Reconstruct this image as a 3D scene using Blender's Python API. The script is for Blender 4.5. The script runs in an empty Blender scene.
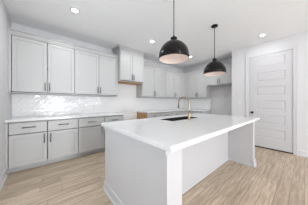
import bpy, bmesh, math
from mathutils import Vector, Matrix

sc = bpy.context.scene
COL = sc.collection

# ------------------------------------------------------------------ camera
F_PX, Y0, TH, H = 129.6, 102.7, 49.335, 1.196
cam_d = bpy.data.cameras.new('camera')
cam = bpy.data.objects.new('camera', cam_d)
COL.objects.link(cam)
cam_d.sensor_fit = 'HORIZONTAL'
cam_d.sensor_width = 36.0
cam_d.lens = 36.0 * F_PX / 308.0
cam_d.shift_y = (Y0 - 102.5) / 308.0
cam_d.clip_start = 0.02
cam.location = (0, 0, H)
cam.rotation_euler = (math.radians(90), 0, math.radians(TH - 90))
sc.camera = cam

# ------------------------------------------------------------------ world, lamps, exposure
CEIL = 2.774
XL, YB, XP, XB, YR = -0.462, 3.742, 4.398, 5.03, -4.2      # left wall, back wall, pantry wall, nook wall, rear wall
YP = 1.46                                                   # free end of the pantry wall
W = bpy.data.worlds.new('daylight')
sc.world = W
W.use_nodes = True
bg = W.node_tree.nodes['Background']
bg.inputs['Color'].default_value = (0.86, 0.93, 1.0, 1)
bg.inputs['Strength'].default_value = 0.05

def area(name, loc, rot, sx, sy, power, color=(1, 1, 1), shape='RECTANGLE', spread=180):
    d = bpy.data.lights.new(name, 'AREA')
    d.shape = shape
    d.size = sx
    d.size_y = sy
    d.energy = power
    d.color = color
    d.spread = math.radians(spread)
    o = bpy.data.objects.new(name, d)
    o.location = loc
    o.rotation_euler = rot
    COL.objects.link(o)
    return o

WINDOWS = [(0.50, 1.10, 0.08, 2.35), (2.72, 3.06, 0.60, 2.35)]
CAN_POWER, LEFT_FILL_POWER, RIGHT_FILL_POWER = 8.3, 20.0, 4.0
WIN_POWER = [190.0, 48.0]
for (wx0, wx1, wz0, wz1), wpow in zip(WINDOWS, WIN_POWER):       # daylight falling in through the rear windows
    area('window_daylight', ((wx0 + wx1) / 2, YR - 0.02, (wz0 + wz1) / 2), (math.radians(90), 0, 0),
         wx1 - wx0, wz1 - wz0, wpow, (0.93, 0.965, 1.0))
LEFT_FILL_WIN = (0.35, 2.30, 0.10, 2.35)         # unseen opening added in the left wall to light the island end
area('window_daylight', (XL - 0.02, (LEFT_FILL_WIN[0] + LEFT_FILL_WIN[1]) / 2, (LEFT_FILL_WIN[2] + LEFT_FILL_WIN[3]) / 2), (math.radians(90), 0, math.radians(-90)),
     LEFT_FILL_WIN[1] - LEFT_FILL_WIN[0], LEFT_FILL_WIN[3] - LEFT_FILL_WIN[2], LEFT_FILL_POWER, (0.90, 0.96, 1.0))
RIGHT_FILL_WIN = (-3.7, -1.5, 0.30, 2.35)        # unseen window added behind the viewer to brighten the left wall
area('window_daylight', (XP + 0.02, (RIGHT_FILL_WIN[0] + RIGHT_FILL_WIN[1]) / 2, (RIGHT_FILL_WIN[2] + RIGHT_FILL_WIN[3]) / 2), (math.radians(90), 0, math.radians(90)),
     RIGHT_FILL_WIN[1] - RIGHT_FILL_WIN[0], RIGHT_FILL_WIN[3] - RIGHT_FILL_WIN[2], RIGHT_FILL_POWER, (0.90, 0.96, 1.0))
PENDANT_POWER = 0.10
vs = sc.view_settings
vs.view_transform = 'Standard'
vs.look = 'None'
vs.gamma = 1.0
vs.use_curve_mapping = False
vs.exposure = 0.02

# ------------------------------------------------------------------ materials
def mat(name, color, rough=0.5, metal=0.0, emit=None, es=0.0, spec=None, coat=0.0):
    m = bpy.data.materials.new(name)
    m.use_nodes = True
    b = m.node_tree.nodes['Principled BSDF']
    b.inputs['Base Color'].default_value = (*color, 1)
    b.inputs['Roughness'].default_value = rough
    b.inputs['Metallic'].default_value = metal
    if spec is not None:
        b.inputs['Specular IOR Level'].default_value = spec
    if coat:
        b.inputs['Coat Weight'].default_value = coat
        b.inputs['Coat Roughness'].default_value = 0.08
    if emit:
        b.inputs['Emission Color'].default_value = (*emit, 1)
        b.inputs['Emission Strength'].default_value = es
    return m

def noisy(m, scale, amount, bump=0.0, stretch=(1, 1, 1), detail=4):
    """Slight procedural variation of a paint or stone colour, and a fine bump."""
    nt = m.node_tree
    b = nt.nodes['Principled BSDF']
    tc = nt.nodes.new('ShaderNodeTexCoord')
    mp = nt.nodes.new('ShaderNodeMapping')
    mp.inputs['Scale'].default_value = stretch
    nz = nt.nodes.new('ShaderNodeTexNoise')
    nz.inputs['Scale'].default_value = scale
    nz.inputs['Detail'].default_value = detail
    nt.links.new(tc.outputs['Object'], mp.inputs['Vector'])
    nt.links.new(mp.outputs['Vector'], nz.inputs['Vector'])
    c = b.inputs['Base Color'].default_value[:]
    mx = nt.nodes.new('ShaderNodeMix')
    mx.data_type = 'RGBA'
    mx.inputs['A'].default_value = (c[0] * (1 - amount), c[1] * (1 - amount), c[2] * (1 - amount), 1)
    mx.inputs['B'].default_value = (min(1, c[0] * (1 + amount)), min(1, c[1] * (1 + amount)), min(1, c[2] * (1 + amount)), 1)
    nt.links.new(nz.outputs['Fac'], mx.inputs['Factor'])
    nt.links.new(mx.outputs['Result'], b.inputs['Base Color'])
    if bump:
        bp = nt.nodes.new('ShaderNodeBump')
        bp.inputs['Strength'].default_value = bump
        bp.inputs['Distance'].default_value = 0.002
        nt.links.new(nz.outputs['Fac'], bp.inputs['Height'])
        nt.links.new(bp.outputs['Normal'], b.inputs['Normal'])
    return m

M = {}
M['wall'] = noisy(mat('wall_paint', (0.68, 0.675, 0.69), 0.75), 60, 0.015, 0.05)
M['ceiling'] = noisy(mat('ceiling_paint', (0.92, 0.935, 0.95), 0.9), 40, 0.015, 0.05)
M['trim'] = noisy(mat('white_trim_paint', (0.67, 0.67, 0.68), 0.4), 30, 0.01)
M['door'] = noisy(mat('door_paint', (0.60, 0.595, 0.61), 0.4), 30, 0.01)
M['cab'] = noisy(mat('cabinet_paint', (0.51, 0.51, 0.51), 0.38), 25, 0.01)
M['island'] = noisy(mat('island_paint', (0.56, 0.555, 0.57), 0.45), 25, 0.01)
M['quartz'] = noisy(mat('white_quartz', (0.75, 0.75, 0.755), 0.16), 6, 0.025)
M['nickel'] = noisy(mat('brushed_nickel', (0.22, 0.22, 0.22), 0.42, 1.0), 200, 0.05)
M['black'] = noisy(mat('black_metal', (0.012, 0.012, 0.013), 0.35, 0.6), 50, 0.1)
M['composite'] = noisy(mat('black_composite', (0.012, 0.012, 0.013), 0.5), 150, 0.3)
M['gold'] = noisy(mat('brushed_gold', (0.47, 0.355, 0.235), 0.30, 1.0), 120, 0.06)
M['shade_out'] = noisy(mat('dark_bronze', (0.008, 0.006, 0.006), 0.20, 0.0, spec=0.22), 18, 0.35)
M['shade_in'] = noisy(mat('shade_white_enamel', (0.84, 0.73, 0.68), 0.5), 30, 0.02)
M['glow'] = mat('lit_bulb', (1, 1, 1), 0.5, emit=(1.0, 0.95, 0.90), es=0.9)
M['can_glow'] = mat('lit_lens', (1, 1, 1), 0.5, emit=(1.0, 0.99, 0.97), es=14)
M['plastic'] = noisy(mat('white_plastic', (0.74, 0.74, 0.74), 0.35), 30, 0.01)
M['dark_gap'] = noisy(mat('gap_shade_black', (0.02, 0.018, 0.016), 0.7), 60, 0.2)  # black that stands in for shade in the gap under the door
M['plywood'] = noisy(mat('raw_plywood', (0.50, 0.29, 0.14), 0.6), 9, 0.35, 0.1, (1, 1, 8))
M['steel'] = noisy(mat('satin_steel', (0.55, 0.55, 0.55), 0.3, 1.0), 100, 0.05)

M['rod'] = noisy(mat('grey_rod', (0.22, 0.22, 0.22), 0.5), 80, 0.05)

def floor_mat():
    m = bpy.data.materials.new('oak_planks')
    m.use_nodes = True
    nt = m.node_tree
    N, L = nt.nodes, nt.links
    b = N['Principled BSDF']
    tc = N.new('ShaderNodeTexCoord')
    br = N.new('ShaderNodeTexBrick')
    br.offset = 0.0
    br.offset_frequency = 2
    br.inputs['Color1'].default_value = (0, 0, 0, 1)
    br.inputs['Color2'].default_value = (1, 1, 1, 1)
    br.inputs['Mortar'].default_value = (0.5, 0.5, 0.5, 1)
    br.inputs['Scale'].default_value = 1.0
    br.inputs['Brick Width'].default_value = 1.22
    br.inputs['Row Height'].default_value = 0.128
    br.inputs['Mortar Size'].default_value = 0.0022
    br.inputs['Mortar Smooth'].default_value = 0.1
    br.inputs['Bias'].default_value = 0.0
    # every row of planks is shifted by its own random amount, so that the end joints never line up
    sx = N.new('ShaderNodeSeparateXYZ')
    L.new(tc.outputs['Object'], sx.inputs['Vector'])
    dv = N.new('ShaderNodeMath'); dv.operation = 'DIVIDE'; dv.inputs[1].default_value = 0.128
    fl = N.new('ShaderNodeMath'); fl.operation = 'FLOOR'
    wn = N.new('ShaderNodeTexWhiteNoise'); wn.noise_dimensions = '1D'
    ad = N.new('ShaderNodeMath'); ad.operation = 'MULTIPLY_ADD'; ad.inputs[1].default_value = 1.22
    cb = N.new('ShaderNodeCombineXYZ')
    L.new(sx.outputs['Y'], dv.inputs[0]); L.new(dv.outputs['Value'], fl.inputs[0]); L.new(fl.outputs['Value'], wn.inputs['W'])
    L.new(wn.outputs['Value'], ad.inputs[0]); L.new(sx.outputs['X'], ad.inputs[2])
    L.new(ad.outputs['Value'], cb.inputs['X']); L.new(sx.outputs['Y'], cb.inputs['Y'])
    L.new(cb.outputs['Vector'], br.inputs['Vector'])
    # grain: noise stretched along the planks, shifted per plank
    mp = N.new('ShaderNodeMapping')
    mp.inputs['Scale'].default_value = (1.8, 22, 1)
    sh = N.new('ShaderNodeVectorMath')
    sh.operation = 'MULTIPLY_ADD'
    sh.inputs[1].default_value = (7, 3, 5)
    L.new(br.outputs['Color'], sh.inputs[0])
    L.new(tc.outputs['Object'], sh.inputs[2])
    L.new(sh.outputs['Vector'], mp.inputs['Vector'])
    nz = N.new('ShaderNodeTexNoise')
    nz.inputs['Scale'].default_value = 1.6
    nz.inputs['Detail'].default_value = 6
    nz.inputs['Roughness'].default_value = 0.62
    nz.inputs['Distortion'].default_value = 0.15
    L.new(mp.outputs['Vector'], nz.inputs['Vector'])
    rp = N.new('ShaderNodeValToRGB')
    e = rp.color_ramp.elements
    e[0].position, e[0].color = 0.30, (0.36, 0.270, 0.188, 1)
    e[1].position, e[1].color = 0.70, (0.68, 0.565, 0.440, 1)
    mid = e.new(0.5)
    mid.color = (0.50, 0.400, 0.295, 1)
    L.new(nz.outputs['Fac'], rp.inputs['Fac'])
    # plank-to-plank tone
    pl = N.new('ShaderNodeValToRGB')
    q = pl.color_ramp.elements
    q[0].position, q[0].color = 0.0, (0.86, 0.85, 0.84, 1)
    q[1].position, q[1].color = 1.0, (1.10, 1.10, 1.10, 1)
    L.new(br.outputs['Color'], pl.inputs['Fac'])
    mul = N.new('ShaderNodeMix')
    mul.data_type = 'RGBA'
    mul.blend_type = 'MULTIPLY'
    mul.inputs['Factor'].default_value = 1
    L.new(rp.outputs['Color'], mul.inputs['A'])
    L.new(pl.outputs['Color'], mul.inputs['B'])
    seam = N.new('ShaderNodeMix')
    seam.data_type = 'RGBA'
    seam.inputs['B'].default_value = (0.22, 0.16, 0.115, 1)
    L.new(br.outputs['Fac'], seam.inputs['Factor'])
    L.new(mul.outputs['Result'], seam.inputs['A'])
    L.new(seam.outputs['Result'], b.inputs['Base Color'])
    b.inputs['Roughness'].default_value = 0.42
    bp = N.new('ShaderNodeBump')
    bp.inputs['Strength'].default_value = 0.25
    bp.inputs['Distance'].default_value = 0.002
    L.new(nz.outputs['Fac'], bp.inputs['Height'])
    L.new(bp.outputs['Normal'], b.inputs['Normal'])
    return m

def tile_mat():
    """Glossy hand-made white tile: small diagonal tiles, each slightly tilted, with a rippled glaze."""
    m = bpy.data.materials.new('glazed_white_tile')
    m.use_nodes = True
    nt = m.node_tree
    N, L = nt.nodes, nt.links
    b = N['Principled BSDF']
    tc = N.new('ShaderNodeTexCoord')
    mp = N.new('ShaderNodeMapping')
    mp.inputs['Rotation'].default_value = (math.radians(90), 0, 0)
    L.new(tc.outputs['Object'], mp.inputs['Vector'])
    rot = N.new('ShaderNodeMapping')
    rot.inputs['Rotation'].default_value = (0, 0, math.radians(45))
    L.new(mp.outputs['Vector'], rot.inputs['Vector'])
    br = N.new('ShaderNodeTexBrick')
    br.inputs['Color1'].default_value = (0.0, 0.0, 0.0, 1)
    br.inputs['Color2'].default_value = (1, 1, 1, 1)
    br.inputs['Mortar'].default_value = (0, 0, 0, 1)
    br.inputs['Scale'].default_value = 1
    br.inputs['Brick Width'].default_value = 0.15
    br.inputs['Row Height'].default_value = 0.075
    br.inputs['Mortar Size'].default_value = 0.002
    br.inputs['Mortar Smooth'].default_value = 0.6
    L.new(rot.outputs['Vector'], br.inputs['Vector'])
    nz = N.new('ShaderNodeTexNoise')
    nz.inputs['Scale'].default_value = 11
    nz.inputs['Detail'].default_value = 2
    L.new(rot.outputs['Vector'], nz.inputs['Vector'])
    mxc = N.new('ShaderNodeMix')
    mxc.data_type = 'RGBA'
    mxc.inputs['A'].default_value = (0.90, 0.90, 0.90, 1)
    mxc.inputs['B'].default_value = (0.80, 0.80, 0.80, 1)
    L.new(br.outputs['Fac'], mxc.inputs['Factor'])
    L.new(mxc.outputs['Result'], b.inputs['Base Color'])
    b.inputs['Roughness'].default_value = 0.05
    b.inputs['IOR'].default_value = 1.5
    sub = N.new('ShaderNodeMath')
    sub.operation = 'SUBTRACT'
    L.new(nz.outputs['Fac'], sub.inputs[0])
    L.new(br.outputs['Fac'], sub.inputs[1])
    bp = N.new('ShaderNodeBump')
    bp.inputs['Strength'].default_value = 1.0
    bp.inputs['Distance'].default_value = 0.0035
    L.new(sub.outputs['Value'], bp.inputs['Height'])
    # every tile sits at a slightly different tilt
    vo = N.new('ShaderNodeTexVoronoi')
    vo.inputs['Scale'].default_value = 34
    L.new(rot.outputs['Vector'], vo.inputs['Vector'])
    ce = N.new('ShaderNodeVectorMath')
    ce.operation = 'SUBTRACT'
    ce.inputs[1].default_value = (0.5, 0.5, 0.5)
    L.new(vo.outputs['Color'], ce.inputs[0])
    ma = N.new('ShaderNodeVectorMath')
    ma.operation = 'MULTIPLY_ADD'
    ma.inputs[1].default_value = (0.125, 0.125, 0.125)
    L.new(ce.outputs['Vector'], ma.inputs[0])
    L.new(bp.outputs['Normal'], ma.inputs[2])
    no = N.new('ShaderNodeVectorMath')
    no.operation = 'NORMALIZE'
    L.new(ma.outputs['Vector'], no.inputs[0])
    L.new(no.outputs['Vector'], b.inputs['Normal'])
    return m

M['floor'] = floor_mat()
M['tile'] = tile_mat()

# ------------------------------------------------------------------ mesh helpers
def box(bm, x0, x1, y0, y1, z0, z1, bevel=0.0):
    vs_ = [bm.verts.new((x, y, z)) for z in (z0, z1) for y in (y0, y1) for x in (x0, x1)]
    fs = [(0, 2, 3, 1), (4, 5, 7, 6), (0, 1, 5, 4), (2, 6, 7, 3), (0, 4, 6, 2), (1, 3, 7, 5)]
    faces = [bm.faces.new([vs_[i] for i in f]) for f in fs]
    if bevel:
        es = list({e for f in faces for e in f.edges})
        bmesh.ops.bevel(bm, geom=es, offset=bevel, segments=2, affect='EDGES', profile=0.5)

def quad(bm, *pts):
    bm.faces.new([bm.verts.new(p) for p in pts])

def prism(bm, prof, axis, a0, a1):
    """Extrude a closed 2-D profile along 'x' (profile = y,z) or 'y' (profile = x,z)."""
    def P(u, v, a):
        return (a, u, v) if axis == 'x' else (u, a, v)
    r0 = [bm.verts.new(P(u, v, a0)) for u, v in prof]
    r1 = [bm.verts.new(P(u, v, a1)) for u, v in prof]
    n = len(prof)
    for i in range(n):
        bm.faces.new([r0[i], r0[(i + 1) % n], r1[(i + 1) % n], r1[i]])
    bm.faces.new(r0[::-1])
    bm.faces.new(r1)

def lathe(bm, prof, cx=0, cy=0, n=48, close=False):
    rings = []
    for r, z in prof:
        if r < 1e-6:
            rings.append([bm.verts.new((cx, cy, z))])
        else:
            rings.append([bm.verts.new((cx + r * math.cos(2 * math.pi * k / n), cy + r * math.sin(2 * math.pi * k / n), z)) for k in range(n)])
    pairs = list(zip(rings, rings[1:]))
    if close:
        pairs.append((rings[-1], rings[0]))
    for A, B in pairs:
        for k in range(n):
            k2 = (k + 1) % n
            if len(A) == 1 and len(B) == 1:
                continue
            if len(A) == 1:
                bm.faces.new([A[0], B[k], B[k2]])
            elif len(B) == 1:
                bm.faces.new([A[k], A[k2], B[0]])
            else:
                bm.faces.new([A[k], A[k2], B[k2], B[k]])

def tube(bm, pts, r, n=14):
    pts = [Vector(p) for p in pts]
    rs = r if isinstance(r, (list, tuple)) else [r] * len(pts)
    rings = []
    up = Vector((0, 0, 1))
    prev = None
    for i, p in enumerate(pts):
        d = (pts[min(i + 1, len(pts) - 1)] - pts[max(i - 1, 0)]).normalized()
        if prev is None:
            a = d.cross(up)
            if a.length < 1e-3:
                a = d.cross(Vector((1, 0, 0)))
        else:
            a = prev - d * prev.dot(d)
        a.normalize()
        prev = a
        c = d.cross(a)
        rings.append([bm.verts.new(p + (a * math.cos(2 * math.pi * k / n) + c * math.sin(2 * math.pi * k / n)) * rs[i]) for k in range(n)])
    for A, B in zip(rings, rings[1:]):
        for k in range(n):
            bm.faces.new([A[k], A[(k + 1) % n], B[(k + 1) % n], B[k]])
    bm.faces.new(rings[0][::-1])
    bm.faces.new(rings[-1])

def panel(bm, x0, x1, z0, z1, yf, th, recs, depth=0.009, slope=0.006, raised=0.0):
    """A board with its front at y=yf, th thick towards +y, with recessed (optionally raised-field) panels stacked in z.
    recs = (xa, xb, [(za, zb), ...])"""
    xa, xb, rows = recs
    yb = yf + th
    def fr(a, b_, c, d):
        quad(bm, (a, yf, c), (b_, yf, c), (b_, yf, d), (a, yf, d))
    fr(x0, xa, z0, z1)
    fr(xb, x1, z0, z1)
    zprev = z0
    for za, zb in rows:
        fr(xa, xb, zprev, za)
        zprev = zb
        lev = [(0.0, yf), (slope, yf + depth)]
        if raised:
            lev += [(slope + 0.012, yf + depth), (slope + 0.034, yf + depth - raised)]
        R = [[(xa + i, y, za + i), (xb - i, y, za + i), (xb - i, y, zb - i), (xa + i, y, zb - i)] for i, y in lev]
        for A, B in zip(R, R[1:]):
            for k in range(4):
                quad(bm, A[k], A[(k + 1) % 4], B[(k + 1) % 4], B[k])
        quad(bm, *R[-1])
    fr(xa, xb, zprev, z1)
    quad(bm, (x0, yb, z0), (x0, yb, z1), (x1, yb, z1), (x1, yb, z0))
    quad(bm, (x0, yf, z0), (x0, yf, z1), (x0, yb, z1), (x0, yb, z0))
    quad(bm, (x1, yf, z0), (x1, yb, z0), (x1, yb, z1), (x1, yf, z1))
    quad(bm, (x0, yf, z1), (x1, yf, z1), (x1, yb, z1), (x0, yb, z1))
    quad(bm, (x0, yf, z0), (x0, yb, z0), (x1, yb, z0), (x1, yf, z0))
    bmesh.ops.remove_doubles(bm, verts=bm.verts[:], dist=1e-6)
    bmesh.ops.recalc_face_normals(bm, faces=bm.faces[:])

def obj(name, bm, m, parent=None, smooth=False):
    me = bpy.data.meshes.new(name)
    bmesh.ops.recalc_face_normals(bm, faces=bm.faces[:])
    bm.to_mesh(me)
    bm.free()
    for mm in (m if isinstance(m, (list, tuple)) else [m]):
        me.materials.append(mm)
    if smooth:
        for p in me.polygons:
            p.use_smooth = True
    o = bpy.data.objects.new(name, me)
    COL.objects.link(o)
    if parent:
        o.parent = parent
    return o

def B():
    return bmesh.new()

def bobj(name, m, parent, *dims, bevel=0.0):
    bm = B()
    box(bm, *dims, bevel=bevel)
    return obj(name, bm, m, parent)

def thing(name, label, cat, loc=(0, 0, 0), rotz=0.0, group=None):
    o = bpy.data.objects.new(name, None)
    COL.objects.link(o)
    o.empty_display_size = 0.1
    o.location = loc
    o.rotation_euler = (0, 0, rotz)
    o['label'] = label
    o['category'] = cat
    if group:
        o['group'] = group
    return o

def tag(o, label, cat, group=None):
    o['label'] = label
    o['category'] = cat
    if group:
        o['group'] = group
    return o

def struct(o):
    o['kind'] = 'structure'
    return o

def copy_tree(o, parent=None):
    c = o.copy()
    COL.objects.link(c)
    if parent:
        c.parent = parent
    for ch in list(o.children):
        copy_tree(ch, c)
    return c

# ------------------------------------------------------------------ the room
T = 0.14
XE = 5.03 + T
bm = B(); box(bm, XL - T, XE, YR - T, YB + T, -0.1, 0.0)
struct(obj('floor', bm, M['floor']))
bm = B(); box(bm, XL - T, XE, YR - T, YB + T, CEIL, CEIL + 0.1)
struct(obj('ceiling', bm, M['ceiling']))
bm = B()
box(bm, XL - T, XL, LEFT_FILL_WIN[1], YB, 0, CEIL)
box(bm, XL - T, XL, YR - T, LEFT_FILL_WIN[0], 0, CEIL)
box(bm, XL - T, XL, LEFT_FILL_WIN[0], LEFT_FILL_WIN[1], 0, LEFT_FILL_WIN[2])
box(bm, XL - T, XL, LEFT_FILL_WIN[0], LEFT_FILL_WIN[1], LEFT_FILL_WIN[3], CEIL)
struct(obj('wall_left', bm, M['wall']))
bm = B(); box(bm, XL - T, XE, YB, YB + T, 0, CEIL)
struct(obj('wall_back', bm, M['wall']))
bm = B(); box(bm, XB, XE, YP - 0.11, YB, 0, CEIL)
struct(obj('wall_nook', bm, M['wall']))
# pantry wall with a door opening, and its return towards the nook
DY0, DY1, DZ = 0.170, 1.018, 2.452
bm = B()
box(bm, XP, XP + 0.115, DY1, YP, 0, CEIL)
box(bm, XP, XP + 0.115, RIGHT_FILL_WIN[1], DY0, 0, CEIL)
box(bm, XP, XP + 0.115, YR, RIGHT_FILL_WIN[0], 0, CEIL)
box(bm, XP, XP + 0.115, RIGHT_FILL_WIN[0], RIGHT_FILL_WIN[1], 0, RIGHT_FILL_WIN[2])
box(bm, XP, XP + 0.115, RIGHT_FILL_WIN[0], RIGHT_FILL_WIN[1], RIGHT_FILL_WIN[3], CEIL)
box(bm, XP, XP + 0.115, DY0, DY1, DZ, CEIL)
box(bm, XP + 0.115, XB, YP - 0.11, YP, 0, CEIL)
struct(obj('wall_right', bm, M['wall']))
bm = B(); box(bm, XP + 0.115, XP + 0.125, DY0 - 0.1, DY1 + 0.1, 0, DZ + 0.1)
struct(obj('wall_pantry', bm, M['wall']))
# rear wall with two tall windows
bm = B()
xs = [XL] + [v for w in WINDOWS for v in w[:2]] + [XP]
for i in range(0, len(xs), 2):
    box(bm, xs[i], xs[i + 1], YR - T, YR, 0, CEIL)
for wx0, wx1, wz0, wz1 in WINDOWS:
    box(bm, wx0, wx1, YR - T, YR, 0, wz0)
    box(bm, wx0, wx1, YR - T, YR, wz1, CEIL)
struct(obj('wall_rear', bm, M['wall']))
for i, (wx0, wx1, wz0, wz1) in enumerate(WINDOWS):
    bm = B()
    y0, y1 = YR + 0.001, YR + 0.03
    for a in (wx0 - 0.06, wx1):
        box(bm, a, a + 0.06, y0, y1, wz0 - 0.06, wz1 + 0.06)
    for a in (wz0 - 0.06, wz1):
        box(bm, wx0, wx1, y0, y1, a, a + 0.06)
    box(bm, wx0, wx1, y0, y1, (wz0 + wz1) / 2 - 0.025, (wz0 + wz1) / 2 + 0.025)
    k = 1 if wx1 - wx0 < 1.5 else 2
    for j in range(1, k + 1):
        xm = wx0 + (wx1 - wx0) * j / (k + 1)
        box(bm, xm - 0.02, xm + 0.02, y0, y1, wz0, wz1)
    struct(obj('window_%d' % (i + 1), bm, M['trim']))

bm = B()
wy0, wy1, wz0, wz1 = LEFT_FILL_WIN  # frame round the added left opening, out of view
x0, x1 = XL + 0.001, XL + 0.03
for a in (wy0 - 0.06, wy1):
    box(bm, x0, x1, a, a + 0.06, 0, wz1 + 0.06)
box(bm, x0, x1, wy0, wy1, wz1, wz1 + 0.06)
ym = (wy0 + wy1) / 2
box(bm, x0, x1, ym - 0.04, ym + 0.04, 0, wz1)
struct(obj('window_3', bm, M['trim']))

bm = B()
wy0, wy1, wz0, wz1 = RIGHT_FILL_WIN  # frame round the added right-hand window, out of view
x0, x1 = XP - 0.03, XP - 0.001
for a in (wy0 - 0.06, wy1):
    box(bm, x0, x1, a, a + 0.06, wz0 - 0.06, wz1 + 0.06)
for a in (wz0 - 0.06, wz1):
    box(bm, x0, x1, wy0, wy1, a, a + 0.06)
ym = (wy0 + wy1) / 2
box(bm, x0, x1, ym - 0.03, ym + 0.03, wz0, wz1)
struct(obj('window_4', bm, M['trim']))

def base_prof(s=1.0, h=0.13):
    """Baseboard profile with a quarter-round shoe; offset from the wall grows along +u."""
    return [(0, 0), (0.030 * s, 0), (0.029 * s, 0.010), (0.024 * s, 0.019), (0.015 * s, 0.021), (0.015 * s, h - 0.014), (0.011 * s, h - 0.004), (0.004 * s, h), (0, h)]

bm = B(); prism(bm, [(XL + u, z) for u, z in base_prof()], 'y', LEFT_FILL_WIN[1] + 0.07, 3.18)
struct(obj('baseboard_left', bm, M['trim']))
bm = B()
prism(bm, [(XP - u, z) for u, z in base_prof()], 'y', YR + 0.001, DY0 - 0.064)
prism(bm, [(XP - u, z) for u, z in base_prof()], 'y', DY1 + 0.084, YP)
struct(obj('baseboard_right', bm, M['trim']))
# door casing: two legs and a head, stepped
bm = B()
def casing(bm, y0, y1, z0, z1):
    box(bm, XP - 0.012, XP - 0.0005, y0, y1, z0, z1, 0.002)
casing(bm, DY1 - 0.005, DY1 + 0.080, 0, DZ - 0.005)
casing(bm, DY0 - 0.062, DY0 + 0.004, 0, DZ - 0.005)
casing(bm, DY0 - 0.062, DY1 + 0.080, DZ - 0.005, DZ + 0.072)
box(bm, XP - 0.020, XP - 0.012, DY1 + 0.060, DY1 + 0.080, 0, DZ + 0.072, 0.002)
box(bm, XP - 0.020, XP - 0.012, DY0 - 0.062, DY0 - 0.044, 0, DZ + 0.072, 0.002)
box(bm, XP - 0.020, XP - 0.012, DY0 - 0.044, DY1 + 0.060, DZ + 0.054, DZ + 0.072, 0.002)
struct(obj('trim_1', bm, M['trim']))

# pantry door (six stacked raised panels), front towards -X
d = bpy.data.objects.new('door_1', None)
COL.objects.link(d)
d.location = (XP + 0.004, DY1 - 0.007, 0.0)
d.rotation_euler = (0, 0, math.radians(-90))
struct(d)
dw = DY1 - DY0 - 0.014
rows = [(0.275 + 0.3705 * i, 0.275 + 0.3705 * i + 0.232) for i in range(6)]
bm = B()
panel(bm, 0, dw, 0.032, DZ - 0.008, 0, 0.035, (0.145, dw - 0.130, rows), depth=0.010, slope=0.008, raised=0.007)
obj('door_panel', bm, M['door'], d)
bm = B()
box(bm, 0, dw, 0.002, 0.034, 0.001, 0.0315)  # black strip painting the shade of the gap below the door
obj('door_gap_shade', bm, M['dark_gap'], d)
kb = obj('door_knob', (lambda b: (tube(b, [(0.062, -0.001, 0.93), (0.062, -0.008, 0.93)], 0.032, 24),
                                  tube(b, [(0.062, -0.006, 0.93), (0.062, -0.034, 0.93), (0.062, -0.040, 0.93), (0.062, -0.052, 0.93), (0.062, -0.066, 0.93), (0.062, -0.071, 0.93)],
                                       [0.011, 0.011, 0.023, 0.030, 0.026, 0.012], 24), b)[-1])(B()), M['black'], d, True)
for hz in (0.30, 0.946, 1.585, 2.25):
    bm = B()
    tube(bm, [(dw + 0.004, -0.010, hz - 0.045), (dw + 0.004, -0.010, hz + 0.045)], 0.007, 10)
    box(bm, dw - 0.018, dw + 0.020, -0.006, -0.003, hz - 0.042, hz + 0.042)
    obj('hinge', bm, M['trim'], d)

# tiled backsplashes
bm = B(); box(bm, XL + 0.001, XB - 0.001, YB - 0.009, YB - 0.0005, 0.915, 1.369)
box(bm, 1.61, 2.415, YB - 0.009, YB - 0.0005, 1.370, 1.785)
box(bm, 1.65, 2.44, YB - 0.009, YB - 0.0005, 0.60, 0.914)
struct(tag(obj('trim_2', bm, M['tile']), 'glossy white tile backsplash along the long back wall under the upper cabinets', 'backsplash'))
bm = B(); box(bm, XB - 0.009, XB - 0.0005, 2.415, YB - 0.0095, 0.915, 1.369)
struct(tag(obj('trim_3', bm, M['tile']), 'short white tile backsplash on the wall beside the refrigerator space', 'backsplash'))

# ------------------------------------------------------------------ cabinets
HB = {}
def handle(parent, x, z, length, vertical, yf):
    bm = B()
    r = 0.0085
    if vertical:
        tube(bm, [(x, yf - 0.030, z - length / 2), (x, yf - 0.030, z + length / 2)], r, 10)
        for s in (-1, 1):
            tube(bm, [(x, yf - 0.030, z + s * length * 0.36), (x, yf, z + s * length * 0.36)], 0.0045, 8)
    else:
        tube(bm, [(x - length / 2, yf - 0.030, z), (x + length / 2, yf - 0.030, z)], r, 10)
        for s in (-1, 1):
            tube(bm, [(x + s * length * 0.36, yf - 0.030, z), (x + s * length * 0.36, yf, z)], 0.0045, 8)
    return obj('handle', bm, M['nickel'], parent, True)

DT = 0.026
def door(parent, x0, x1, z0, z1, hx=None, hz=None, st=0.058):
    """Shaker door in front of the face frame (frame plane at local y=0)."""
    bm = B()
    panel(bm, x0, x1, z0, z1, -DT - 0.0005, DT, (x0 + st, x1 - st, [(z0 + st, z1 - st)]), depth=0.010, slope=0.003)
    o = obj('door', bm, M['cab'], parent)
    if hx is not None:
        handle(o, hx, hz, 0.165, True, -DT)
    return o

def drawer(parent, x0, x1, z0, z1, hl=0.175):
    bm = B()
    box(bm, x0, x1, -DT - 0.0005, -0.0005, z0, z1, 0.002)
    o = obj('drawer', bm, M['cab'], parent)
    handle(o, (x0 + x1) / 2, (z0 + z1) / 2 + 0.01, hl, False, -DT)
    return o

def crown_prof(z0, z1, fl):
    """Front crown, outwards = -y from frame plane y=0."""
    h = z1 - z0
    return [(0.0, z0), (-0.010, z0), (-0.010, z1 - 0.016), (-fl, z1 - 0.013), (-fl, z1), (0.0, z1)]

def carcass(t, w, depth, z0, z1, m, front=0.008):
    """Hollow cabinet box, open at the front behind the doors."""
    bm = B()
    k = 0.018
    box(bm, 0, k, front, depth, z0, z1)
    box(bm, w - k, w, front, depth, z0, z1)
    box(bm, k, w - k, front, depth, z0, z0 + k)
    box(bm, k, w - k, front, depth, z1 - k, z1)
    box(bm, k, w - k, depth - 0.008, depth, z0 + k, z1 - k)
    box(bm, k, w - k, front + 0.05, depth - 0.008, (z0 + z1) / 2 - 0.009, (z0 + z1) / 2 + 0.009)
    return obj('body', bm, m, t)

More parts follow.
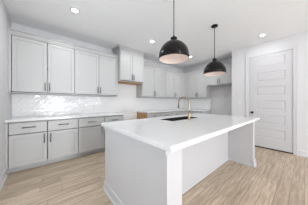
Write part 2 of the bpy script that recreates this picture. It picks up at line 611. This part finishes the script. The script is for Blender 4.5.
def upper(label, loc, rotz, w, depth, z0, z1, doors, crown=(None, None, 0.03), group=None, rail=0.03, botmat=None, sides=(0, 0), top_rail=0.082, hz=None, filler=(0, 0)):
    """doors: (x0, x1, handle_x or None); z are heights above the floor, the thing stands at its own base."""
    t = thing('wall_cabinet', label, 'cabinet', (loc[0], loc[1], z0), rotz, group)
    hh = z1 - z0
    carcass(t, w, depth, 0.0, hh, M['cab'])
    if botmat:
        bobj('underside', botmat, t, 0.004, w - 0.004, 0.0, depth - 0.002, -0.006, -0.0005)
    for (a, b_, hx) in doors:
        door(t, a, b_, rail, hh - top_rail, hx, (hz if hz else rail + 0.115))
    bobj('top_rail', M['cab'], t, 0.0, w, -DT - 0.0005, -0.0005, hh - top_rail + 0.009, hh)
    if filler[0]:
        bobj('filler_strip', M['cab'], t, 0.0, filler[0], -DT - 0.0005, -0.0005, rail, hh - top_rail + 0.0085)
    if filler[1]:
        bobj('filler_strip', M['cab'], t, w - filler[1], w, -DT - 0.0005, -0.0005, rail, hh - top_rail + 0.0085)
    cz0, cz1, fl = crown
    if cz1:
        cz0 -= z0; cz1 -= z0
        bm = B()
        s0 = fl if sides[0] else 0
        s1 = fl if sides[1] else 0
        prof = [(u - DT - 0.0008 if u < 0 else -DT - 0.0008, v) for u, v in crown_prof(cz0, cz1, fl)]
        # mitred front run with side returns
        rings = []
        def ring(fx):
            return [bm.verts.new(fx(u, v)) for u, v in prof]
        seq = []
        if sides[0]:
            seq.append(ring(lambda u, v: (u - 0.0005, depth - 0.001, v)))
        seq.append(ring(lambda u, v: ((u - 0.0005 if sides[0] else 0), u - 0.0005, v)))
        seq.append(ring(lambda u, v: ((w - u + 0.0005) if sides[1] else w, u - 0.0005, v)))
        if sides[1]:
            seq.append(ring(lambda u, v: (w - u + 0.0005, depth - 0.001, v)))
        n = len(prof)
        for A, C in zip(seq, seq[1:]):
            for i in range(n):
                bm.faces.new([A[i], A[(i + 1) % n], C[(i + 1) % n], C[i]])
        bm.faces.new(seq[0][::-1]); bm.faces.new(seq[-1])
        obj('crown_moulding', bm, M['cab'], t)
    return t

UY = 3.434       # face-frame plane of the upper cabinets (doors stand 18 mm proud)
UD = YB - UY - 0.010
CR = (2.446, 2.502, 0.040)
W1 = 1.012
upper('light grey double-door wall cabinet in the corner against the left wall', (XL + 0.001, UY), 0, W1 - 0.002, UD, 1.370, 2.489,
      [(0.044, 0.529, 0.500), (0.539, 1.005, 0.570)], CR, 'regular wall cabinets', filler=(0.035, 0))
upper('light grey double-door wall cabinet directly left of the taller hood cabinet', (0.551, UY), 0, 1.603 - 0.551, UD, 1.370, 2.489,
      [(0.005, 0.530, 0.502), (0.540, 1.047, 0.570)], CR, 'regular wall cabinets')
HY = 3.326
upper('short light grey cabinet reaching the ceiling above the range gap, bare wood underneath', (1.605, HY), 0, 0.812, YB - HY - 0.010, 1.796, 2.772,
      [(0.010, 0.402, 0.376), (0.412, 0.802, 0.438)], (2.716, 2.772, 0.028), None, 0.035, M['plywood'], (1, 1), 0.10)
upper('light grey double-door wall cabinet directly right of the taller hood cabinet', (2.420, UY), 0, 1.088, UD, 1.370, 2.489,
      [(0.006, 0.527, 0.499), (0.537, 1.083, 0.567)], CR, 'regular wall cabinets')
upper('light grey double-door wall cabinet at the far inside corner of the back wall', (3.510, UY), 0, XB - 3.510 - 0.342, UD, 1.370, 2.489,
      [(0.005, 0.517, 0.489), (0.527, 0.990, 0.557)], CR, 'regular wall cabinets', filler=(0, 0.179))
BX = XB - 0.314
RZ = math.radians(-90)
upper('shaded grey wall cabinet on the short wall between the corner and the refrigerator cabinet', (BX, YB - 0.012), RZ, YB - 0.012 - 2.422, XB - BX - 0.010, 1.370, 2.489,
      [(0.51, 0.905, 0.877), (0.915, 1.302, 0.943)], CR, None, filler=(0.50, 0))
FX = XB - 0.352
upper('grey bridge cabinet mounted high over the empty refrigerator space', (FX, 2.420), RZ, 2.420 - YP - 0.004, XB - FX - 0.002, 1.800, 2.489,
      [(0.006, 0.470, 0.442), (0.480, 0.950, 0.510)], CR, None, 0.035)

BY = 3.183
BD = YB - BY - 0.010
def base(label, loc, rotz, w, depth, drawers, doors, group=None, rawside=None, m=None):
    t = thing('base_cabinet', label, 'cabinet', (loc[0], loc[1], 0), rotz, group)
    carcass(t, w, depth, 0.102, 0.874, m or M['cab'])
    bobj('toe_kick', m or M['cab'], t, 0, w, 0.080, depth, 0.0, 0.1015)
    if rawside == 'left':
        bobj('side_panel', M['plywood'], t, -0.005, -0.0005, 0.0, depth, 0.0, 0.874)
    for (a, b_) in drawers:
        drawer(t, a, b_, 0.662, 0.852, min(0.175, (b_ - a) * 0.36))
    xl = min(a for a, _ in drawers)
    if xl > 0.03:
        bobj('filler_strip', M['cab'], t, 0.0, xl - 0.010, -DT - 0.0005, -0.0005, 0.118, 0.852)
    xr = max(b_ for _, b_ in drawers)
    if w - xr > 0.03:
        bobj('filler_strip', M['cab'], t, xr + 0.010, w, -DT - 0.0005, -0.0005, 0.118, 0.852)
    for (a, b_, hx) in doors:
        door(t, a, b_, 0.110, 0.650, hx, 0.540)
    return t

base('grey base cabinet with two drawers over two doors, against the left wall', (XL + 0.001, BY), 0, 1.038, BD,
     [(0.038, 0.524), (0.536, 1.031)], [(0.038, 0.524, 0.484), (0.536, 1.031, 0.576)], 'base cabinets of the back wall')
base('grey base cabinet with one drawer over one door, second from the left wall', (0.5785, BY), 0, 0.554, BD,
     [(0.006, 0.547)], [(0.006, 0.547, 0.486)], 'base cabinets of the back wall')
base('grey base cabinet just left of the range gap, half hidden by the island', (1.1345, BY), 0, 0.515, BD,
     [(0.006, 0.509)], [(0.006, 0.509, 0.050)], 'base cabinets of the back wall')
base('base cabinet just right of the range gap with a raw brown wood side', (2.446, BY), 0, 0.575, BD,
     [(0.006, 0.569)], [(0.006, 0.569, 0.050)], 'base cabinets of the back wall', 'left')
base('base cabinet seen behind the faucet, second to the right of the range gap', (3.023, BY), 0, 0.555, BD,
     [(0.006, 0.549)], [(0.006, 0.549, 0.050)], 'base cabinets of the back wall')
base('corner base cabinet where the back wall meets the short wall', (3.580, BY), 0, XB - 0.62 - 3.580, BD,
     [(0.006, 0.549)], [(0.006, 0.549, 0.050)], 'base cabinets of the back wall')
BBX = XB - 0.600
base('base cabinet on the short wall ending at the refrigerator space', (BBX, 3.17), RZ, 3.17 - 2.425, XB - BBX - 0.002,
     [(0.018, 0.727)], [(0.018, 0.367, 0.330), (0.379, 0.727, 0.415)], None)

def slab(name, label, rects, z0=0.876, z1=0.914):
    bm = B()
    for r in rects:
        box(bm, r[0], r[1], r[2], r[3], z0, z1, 0.003)
    return tag(obj(name, bm, M['quartz']), label, 'countertop')
slab('countertop', 'white quartz countertop on the base cabinets left of the range gap', [(XL + 0.001, 1.655, 3.137, YB - 0.001)])
bm = B()
# L-shaped top
pts = [(2.435, 3.137), (XB - 0.64, 3.137), (XB - 0.64, 2.412), (XB - 0.001, 2.412), (XB - 0.001, YB - 0.001), (2.435, YB - 0.001)]
lo = [bm.verts.new((x, y, 0.876)) for x, y in pts]
hi = [bm.verts.new((x, y, 0.914)) for x, y in pts]
bm.faces.new(lo[::-1]); bm.faces.new(hi)
for i in range(6):
    bm.faces.new([lo[i], lo[(i + 1) % 6], hi[(i + 1) % 6], hi[i]])
tag(obj('countertop', bm, M['quartz']), 'L-shaped white countertop in the far corner right of the range gap', 'countertop')

# ------------------------------------------------------------------ island
IX0, IX1, IY0, IY1 = 0.660, 3.088, 0.628, 1.838       # body footprint
isl = thing('kitchen_island', 'large white kitchen island with an open seating recess on its right side', 'kitchen island', (IX0, IY0, 0))
ox, oy = IX0, IY0
LX, LY = IX1 - IX0, IY1 - IY0
REC = 0.430                                             # depth of the seating recess
bm = B()                                                # hollow carcass: four sides and a bottom
box(bm, 0.0, LX, REC, REC + 0.02, 0.0, 0.8755)
box(bm, 0.0, LX, LY - 0.040, LY - 0.020, 0.0, 0.8755)
box(bm, 0.0, 0.02, REC + 0.02, LY - 0.040, 0.0, 0.8755)
box(bm, LX - 0.02, LX, REC + 0.02, LY - 0.040, 0.0, 0.8755)
box(bm, 0.02, LX - 0.02, REC + 0.02, LY - 0.040, 0.0, 0.02)
obj('body', bm, M['island'], isl)
bobj('end_panel', M['island'], isl, 0.0, 0.170, 0.0, REC - 0.0005, 0.0, 0.8755, bevel=0.0015)
bobj('end_panel', M['island'], isl, LX - 0.112, LX, 0.0, REC - 0.0005, 0.0, 0.8755, bevel=0.0015)
# baseboards round the near end, the wings and inside the recess
def along_y(bm, x, sgn, y0, y1, h=0.115):
    prism(bm, [(x + sgn * u, z) for u, z in base_prof(1.0, h)], 'y', y0, y1)
def along_x(bm, y, sgn, x0, x1, h=0.115):
    prism(bm, [(y + sgn * u, z) for u, z in base_prof(1.0, h)], 'x', x0, x1)
bm = B()
along_y(bm, -0.0005, -1, -0.030, LY - 0.020)
obj('baseboard', bm, M['island'], isl)
bm = B()
along_x(bm, -0.0005, -1, LX - 0.112 - 0.012, LX + 0.028)
along_y(bm, LX + 0.0005, 1, 0.0, LY - 0.020)
obj('baseboard', bm, M['island'], isl)
bm = B()
sh = [(0, 0), (0.016, 0), (0.014, 0.010), (0.008, 0.017), (0, 0.019)]
prism(bm, [(REC - 0.0008 - u, z) for u, z in sh], 'x', 0.171, LX - 0.113)
prism(bm, [(LX - 0.1125 - u, z) for u, z in sh], 'y', 0.0, REC - 0.001)
obj('shoe_moulding', bm, M['island'], isl)
# apron board under the top along the near end
bobj('apron', M['island'], isl, -0.014, -0.0005, 0.0, LY - 0.020, 0.826, 0.8752)
# doors and drawers on the working side (facing the back wall)
for k in range(4):
    a = 0.03 + k * (LX - 0.06) / 4
    b_ = a + (LX - 0.06) / 4 - 0.012
    bm = B()
    panel(bm, -b_, -a, 0.115, 0.860, 0.0, DT, (-b_ + 0.058, -a - 0.058, [(0.173, 0.802)]), depth=0.010, slope=0.003)
    bmesh.ops.rotate(bm, verts=bm.verts[:], cent=(0, 0, 0), matrix=Matrix.Rotation(math.pi, 3, 'Z'))
    bmesh.ops.translate(bm, verts=bm.verts[:], vec=(0, LY - 0.0005, 0))
    o = obj('door', bm, M['island'], isl)
    bm = B()
    hx = (b_ - 0.03) if k % 2 == 0 else (a + 0.03)
    tube(bm, [(hx, LY + 0.030, 0.64), (hx, LY + 0.030, 0.80)], 0.006, 10)
    for zz in (0.66, 0.78):
        tube(bm, [(hx, LY, zz), (hx, LY + 0.030, zz)], 0.0045, 8)
    obj('handle', bm, M['nickel'], o, True)

# island top with a cut-out for the sink
CX0, CX1, CY0, CY1 = 0.624, 3.152, 0.560, 1.868
SX0, SX1, SY0, SY1 = 1.500, 2.260, 1.312, 1.622
bm = B()
def ringpts(x0, x1, y0, y1, z):
    return [bm.verts.new(p) for p in ((x0, y0, z), (x1, y0, z), (x1, y1, z), (x0, y1, z))]
z0, z1 = 0.876, 0.914
e = 0.004
o0 = ringpts(CX0, CX1, CY0, CY1, z0)
o1 = ringpts(CX0, CX1, CY0, CY1, z1 - e)
o2 = ringpts(CX0 + e, CX1 - e, CY0 + e, CY1 - e, z1)
i1 = ringpts(SX0, SX1, SY0, SY1, z1)
i0 = ringpts(SX0, SX1, SY0, SY1, z0)
for A, C in ((o0, o1), (o1, o2), (o2, i1), (i1, i0), (i0, o0)):
    for k in range(4):
        bm.faces.new([A[k], A[(k + 1) % 4], C[(k + 1) % 4], C[k]])
tag(obj('island_countertop', bm, M['quartz']), 'large white quartz slab on top of the kitchen island with sink cut-out', 'countertop')

# sink
snk = thing('sink', 'black rectangular sink set into the white island top', 'sink', ((SX0 + SX1) / 2, (SY0 + SY1) / 2, 0.66))
hx_, hy_ = (SX1 - SX0) / 2 , (SY1 - SY0) / 2
bm = B()
zt = 0.2530
def rr(hw, hh, z, r=0.03, n=5):
    out = []
    for cx_, cy_, a0 in ((hw - r, hh - r, 0), (-hw + r, hh - r, 90), (-hw + r, -hh + r, 180), (hw - r, -hh + r, 270)):
        for i in range(n + 1):
            a = math.radians(a0 + 90 * i / n)
            out.append(bm.verts.new((cx_ + r * math.cos(a), cy_ + r * math.sin(a), z)))
    return out
R = [rr(hx_ - 0.006, hy_ - 0.006, zt, 0.02), rr(hx_ - 0.008, hy_ - 0.008, 0.03), rr(hx_ - 0.02, hy_ - 0.02, 0.010), rr(0.03, 0.03, 0.006, 0.0299),
     ]
O = [rr(hx_ - 0.001, hy_ - 0.001, zt, 0.02), rr(hx_ - 0.001, hy_ - 0.001, 0.0, 0.03)]
seq = [O[1], O[0]] + R
for A, C in zip(seq, seq[1:]):
    n = len(A)
    for k in range(n):
        bm.faces.new([A[k], A[(k + 1) % n], C[(k + 1) % n], C[k]])
bm.faces.new(O[1])
bm.faces.new(R[-1])
obj('basin', bm, M['composite'], snk)
bm = B(); lathe(bm, [(0, 0.0145), (0.026, 0.0145), (0.040, 0.0125), (0.042, 0.0105), (0, 0.0105)], n=24)
obj('drain', bm, M['steel'], snk, True)

# faucet
FXc, FYc = 1.852, 1.258
fc = thing('faucet', 'gold gooseneck pull-down faucet standing beside the island sink', 'faucet', (FXc, FYc, 0.9145))
bm = B(); lathe(bm, [(0, 0), (0.027, 0), (0.027, 0.006), (0.022, 0.010), (0.019, 0.014), (0.019, 0.105), (0.016, 0.112), (0, 0.112)], n=28)
obj('base', bm, M['gold'], fc, True)
bm = B()
R_ = 0.110
zc = 0.272
pts = [(0, 0, 0.108), (0, 0, 0.16), (0, 0, 0.21), (0, 0, zc)]
for i in range(1, 19):
    a = math.pi * i / 18
    pts.append((0, R_ - R_ * math.cos(a), zc + R_ * math.sin(a)))
tube(bm, pts, 0.0105, 16)
obj('spout', bm, M['gold'], fc, True)
bm = B()
tube(bm, [(0, 2 * R_, zc - 0.001), (0, 2 * R_, zc - 0.03), (0, 2 * R_ + 0.002, zc - 0.05), (0, 2 * R_ + 0.003, zc - 0.085)], [0.0125, 0.014, 0.0165, 0.0155], 16)
obj('spray_head', bm, M['nickel'], fc, True)
bm = B()
tube(bm, [(0.018, 0, 0.070), (0.044, 0, 0.070)], 0.012, 14)
tube(bm, [(0.040, 0, 0.072), (0.062, -0.002, 0.100), (0.080, -0.004, 0.135)], [0.006, 0.005, 0.0045], 10)
obj('handle', bm, M['gold'], fc, True)

# ------------------------------------------------------------------ pendants
def dome_profile():
    out, inn = [], []
    R0, band = 0.213, 0.035
    for i in range(0, 15):
        a = math.radians(90 * (1 - i / 14.0))
        out.append((max(R0 * math.cos(a), 0.0), band + R0 * 1.06 * math.sin(a)))
    out[0] = (0.0, out[0][1])
    out.append((R0, 0.0))
    r1 = R0 - 0.004
    inn = [(r1, 0.0), (r1, band)]
    for i in range(1, 15):
        a = math.radians(90 * i / 14.0)
        inn.append((r1 * math.cos(a), band + (R0 * 1.06 - 0.004) * math.sin(a)))
    inn[-1] = (0.0, inn[-1][1])
    return out, inn

def pendant(label, x, y, zrim, rod_r):
    t = thing('pendant_light', label, 'pendant light', (x, y, zrim), 0, 'dome pendants over the island')
    out, inn = dome_profile()
    bm = B(); lathe(bm, out + [inn[0]], n=64)
    sh_ = obj('lamp_shade', bm, M['shade_out'], t, True)
    bm = B(); lathe(bm, inn, n=64)
    obj('shade_lining', bm, M['shade_in'], sh_, True)
    zt_ = 0.035 + 0.213 * 1.06
    bm = B()
    lathe(bm, [(0, zt_ - 0.006), (0.050, zt_ - 0.006), (0.050, zt_ + 0.010), (0.043, zt_ + 0.014), (0.043, zt_ + 0.030), (0.047, zt_ + 0.034), (0.047, zt_ + 0.042), (0.030, zt_ + 0.052), (0.012, zt_ + 0.058), (0.012, zt_ + 0.075), (0, zt_ + 0.075)], n=32)
    obj('cap', bm, M['black'], t, True)
    top = CEIL - zrim
    bm = B(); tube(bm, [(0, 0, zt_ + 0.070), (0, 0, top - 0.020)], rod_r, 12)
    obj('rod', bm, M['rod'] if rod_r > 0.008 else M['black'], t, True)
    bm = B(); lathe(bm, [(0, top - 0.024), (0.030, top - 0.024), (0.060, top - 0.020), (0.064, top - 0.014), (0.064, top - 0.001), (0, top - 0.001)], n=40)
    obj('canopy', bm, M['black'], t, True)
    bm = B(); lathe(bm, [(0, 0.235), (0.020, 0.235), (0.020, 0.180), (0, 0.180)], n=20)
    obj('socket', bm, M['plastic'], t, True)
    bm = B(); lathe(bm, [(0, 0.180), (0.014, 0.178), (0.018, 0.165), (0.030, 0.140), (0.034, 0.118), (0.030, 0.098), (0.018, 0.086), (0, 0.082)], n=24)
    obj('bulb', bm, M['glow'], t, True)
    l = bpy.data.lights.new('bulb_light', 'POINT')
    l.energy = PENDANT_POWER
    l.color = (1.0, 0.90, 0.82)
    l.shadow_soft_size = 0.03
    lo_ = bpy.data.objects.new('bulb_light', l)
    COL.objects.link(lo_)
    lo_.location = (0, 0, 0.055)
    lo_.parent = t
    return t
pendant('black dome pendant with pale pink lining hanging nearest, on a grey rod', 1.412, 1.212, 1.812, 0.0095)
pendant('black dome pendant hanging farther away near the pantry door, its round ceiling canopy in view', 2.675, 1.208, 1.785, 0.0060)

# ------------------------------------------------------------------ recessed ceiling lights
def downlight(label, x, y, k=1.0):
    t = thing('recessed_ceiling_light', label, 'ceiling light', (x, y, CEIL - 0.008), 0, 'recessed ceiling lights')
    bm = B(); lathe(bm, [(0.048, 0.0), (0.070, 0.002), (0.076, 0.0075), (0.048, 0.0075)], n=40, close=True)
    obj('trim_ring', bm, M['plastic'], t, True)
    bm = B(); lathe(bm, [(0, 0.002), (0.047, 0.002), (0.047, 0.0072), (0, 0.0072)], n=32)
    obj('lens', bm, M['can_glow'], t)
    l = bpy.data.lights.new('downlight_lamp', 'AREA')
    l.shape = 'DISK'; l.size = 0.09; l.energy = CAN_POWER * k; l.color = (0.97, 0.985, 1.0)
    lo_ = bpy.data.objects.new('downlight_lamp', l)
    COL.objects.link(lo_)
    lo_.location = (0, 0, -0.004)
    lo_.parent = t
    return t
downlight('lit round recessed light in the ceiling nearest the left wall', 0.418, 2.560)
downlight('lit round recessed light between the hood cabinet and the near pendant', 2.138, 2.560)
downlight('lit round recessed light peeking out just right of the near pendant dome', 3.860, 2.570)
downlight('lit round recessed light in front of the pantry door', 3.887, 0.643, 0.45)
downlight('unseen recessed ceiling light added behind the viewer near the left wall', 0.418, -1.8)  # invented fixture, out of view, added for more light
downlight('unseen recessed ceiling light added behind the viewer near the right wall', 3.860, -1.8)  # second invented fixture out of view, also added for light

# switch plate beside the pantry door
sw = thing('light_switch', 'white light switch plate on the wall left of the pantry door', 'light switch', (XP - 0.0005, 1.242, 1.216), RZ)
bobj('cover_plate', M['plastic'], sw, -0.035, 0.035, -0.006, 0.0, -0.057, 0.057, bevel=0.002)
bobj('rocker', M['plastic'], sw, -0.016, 0.016, -0.010, -0.0062, -0.033, 0.033, bevel=0.001)
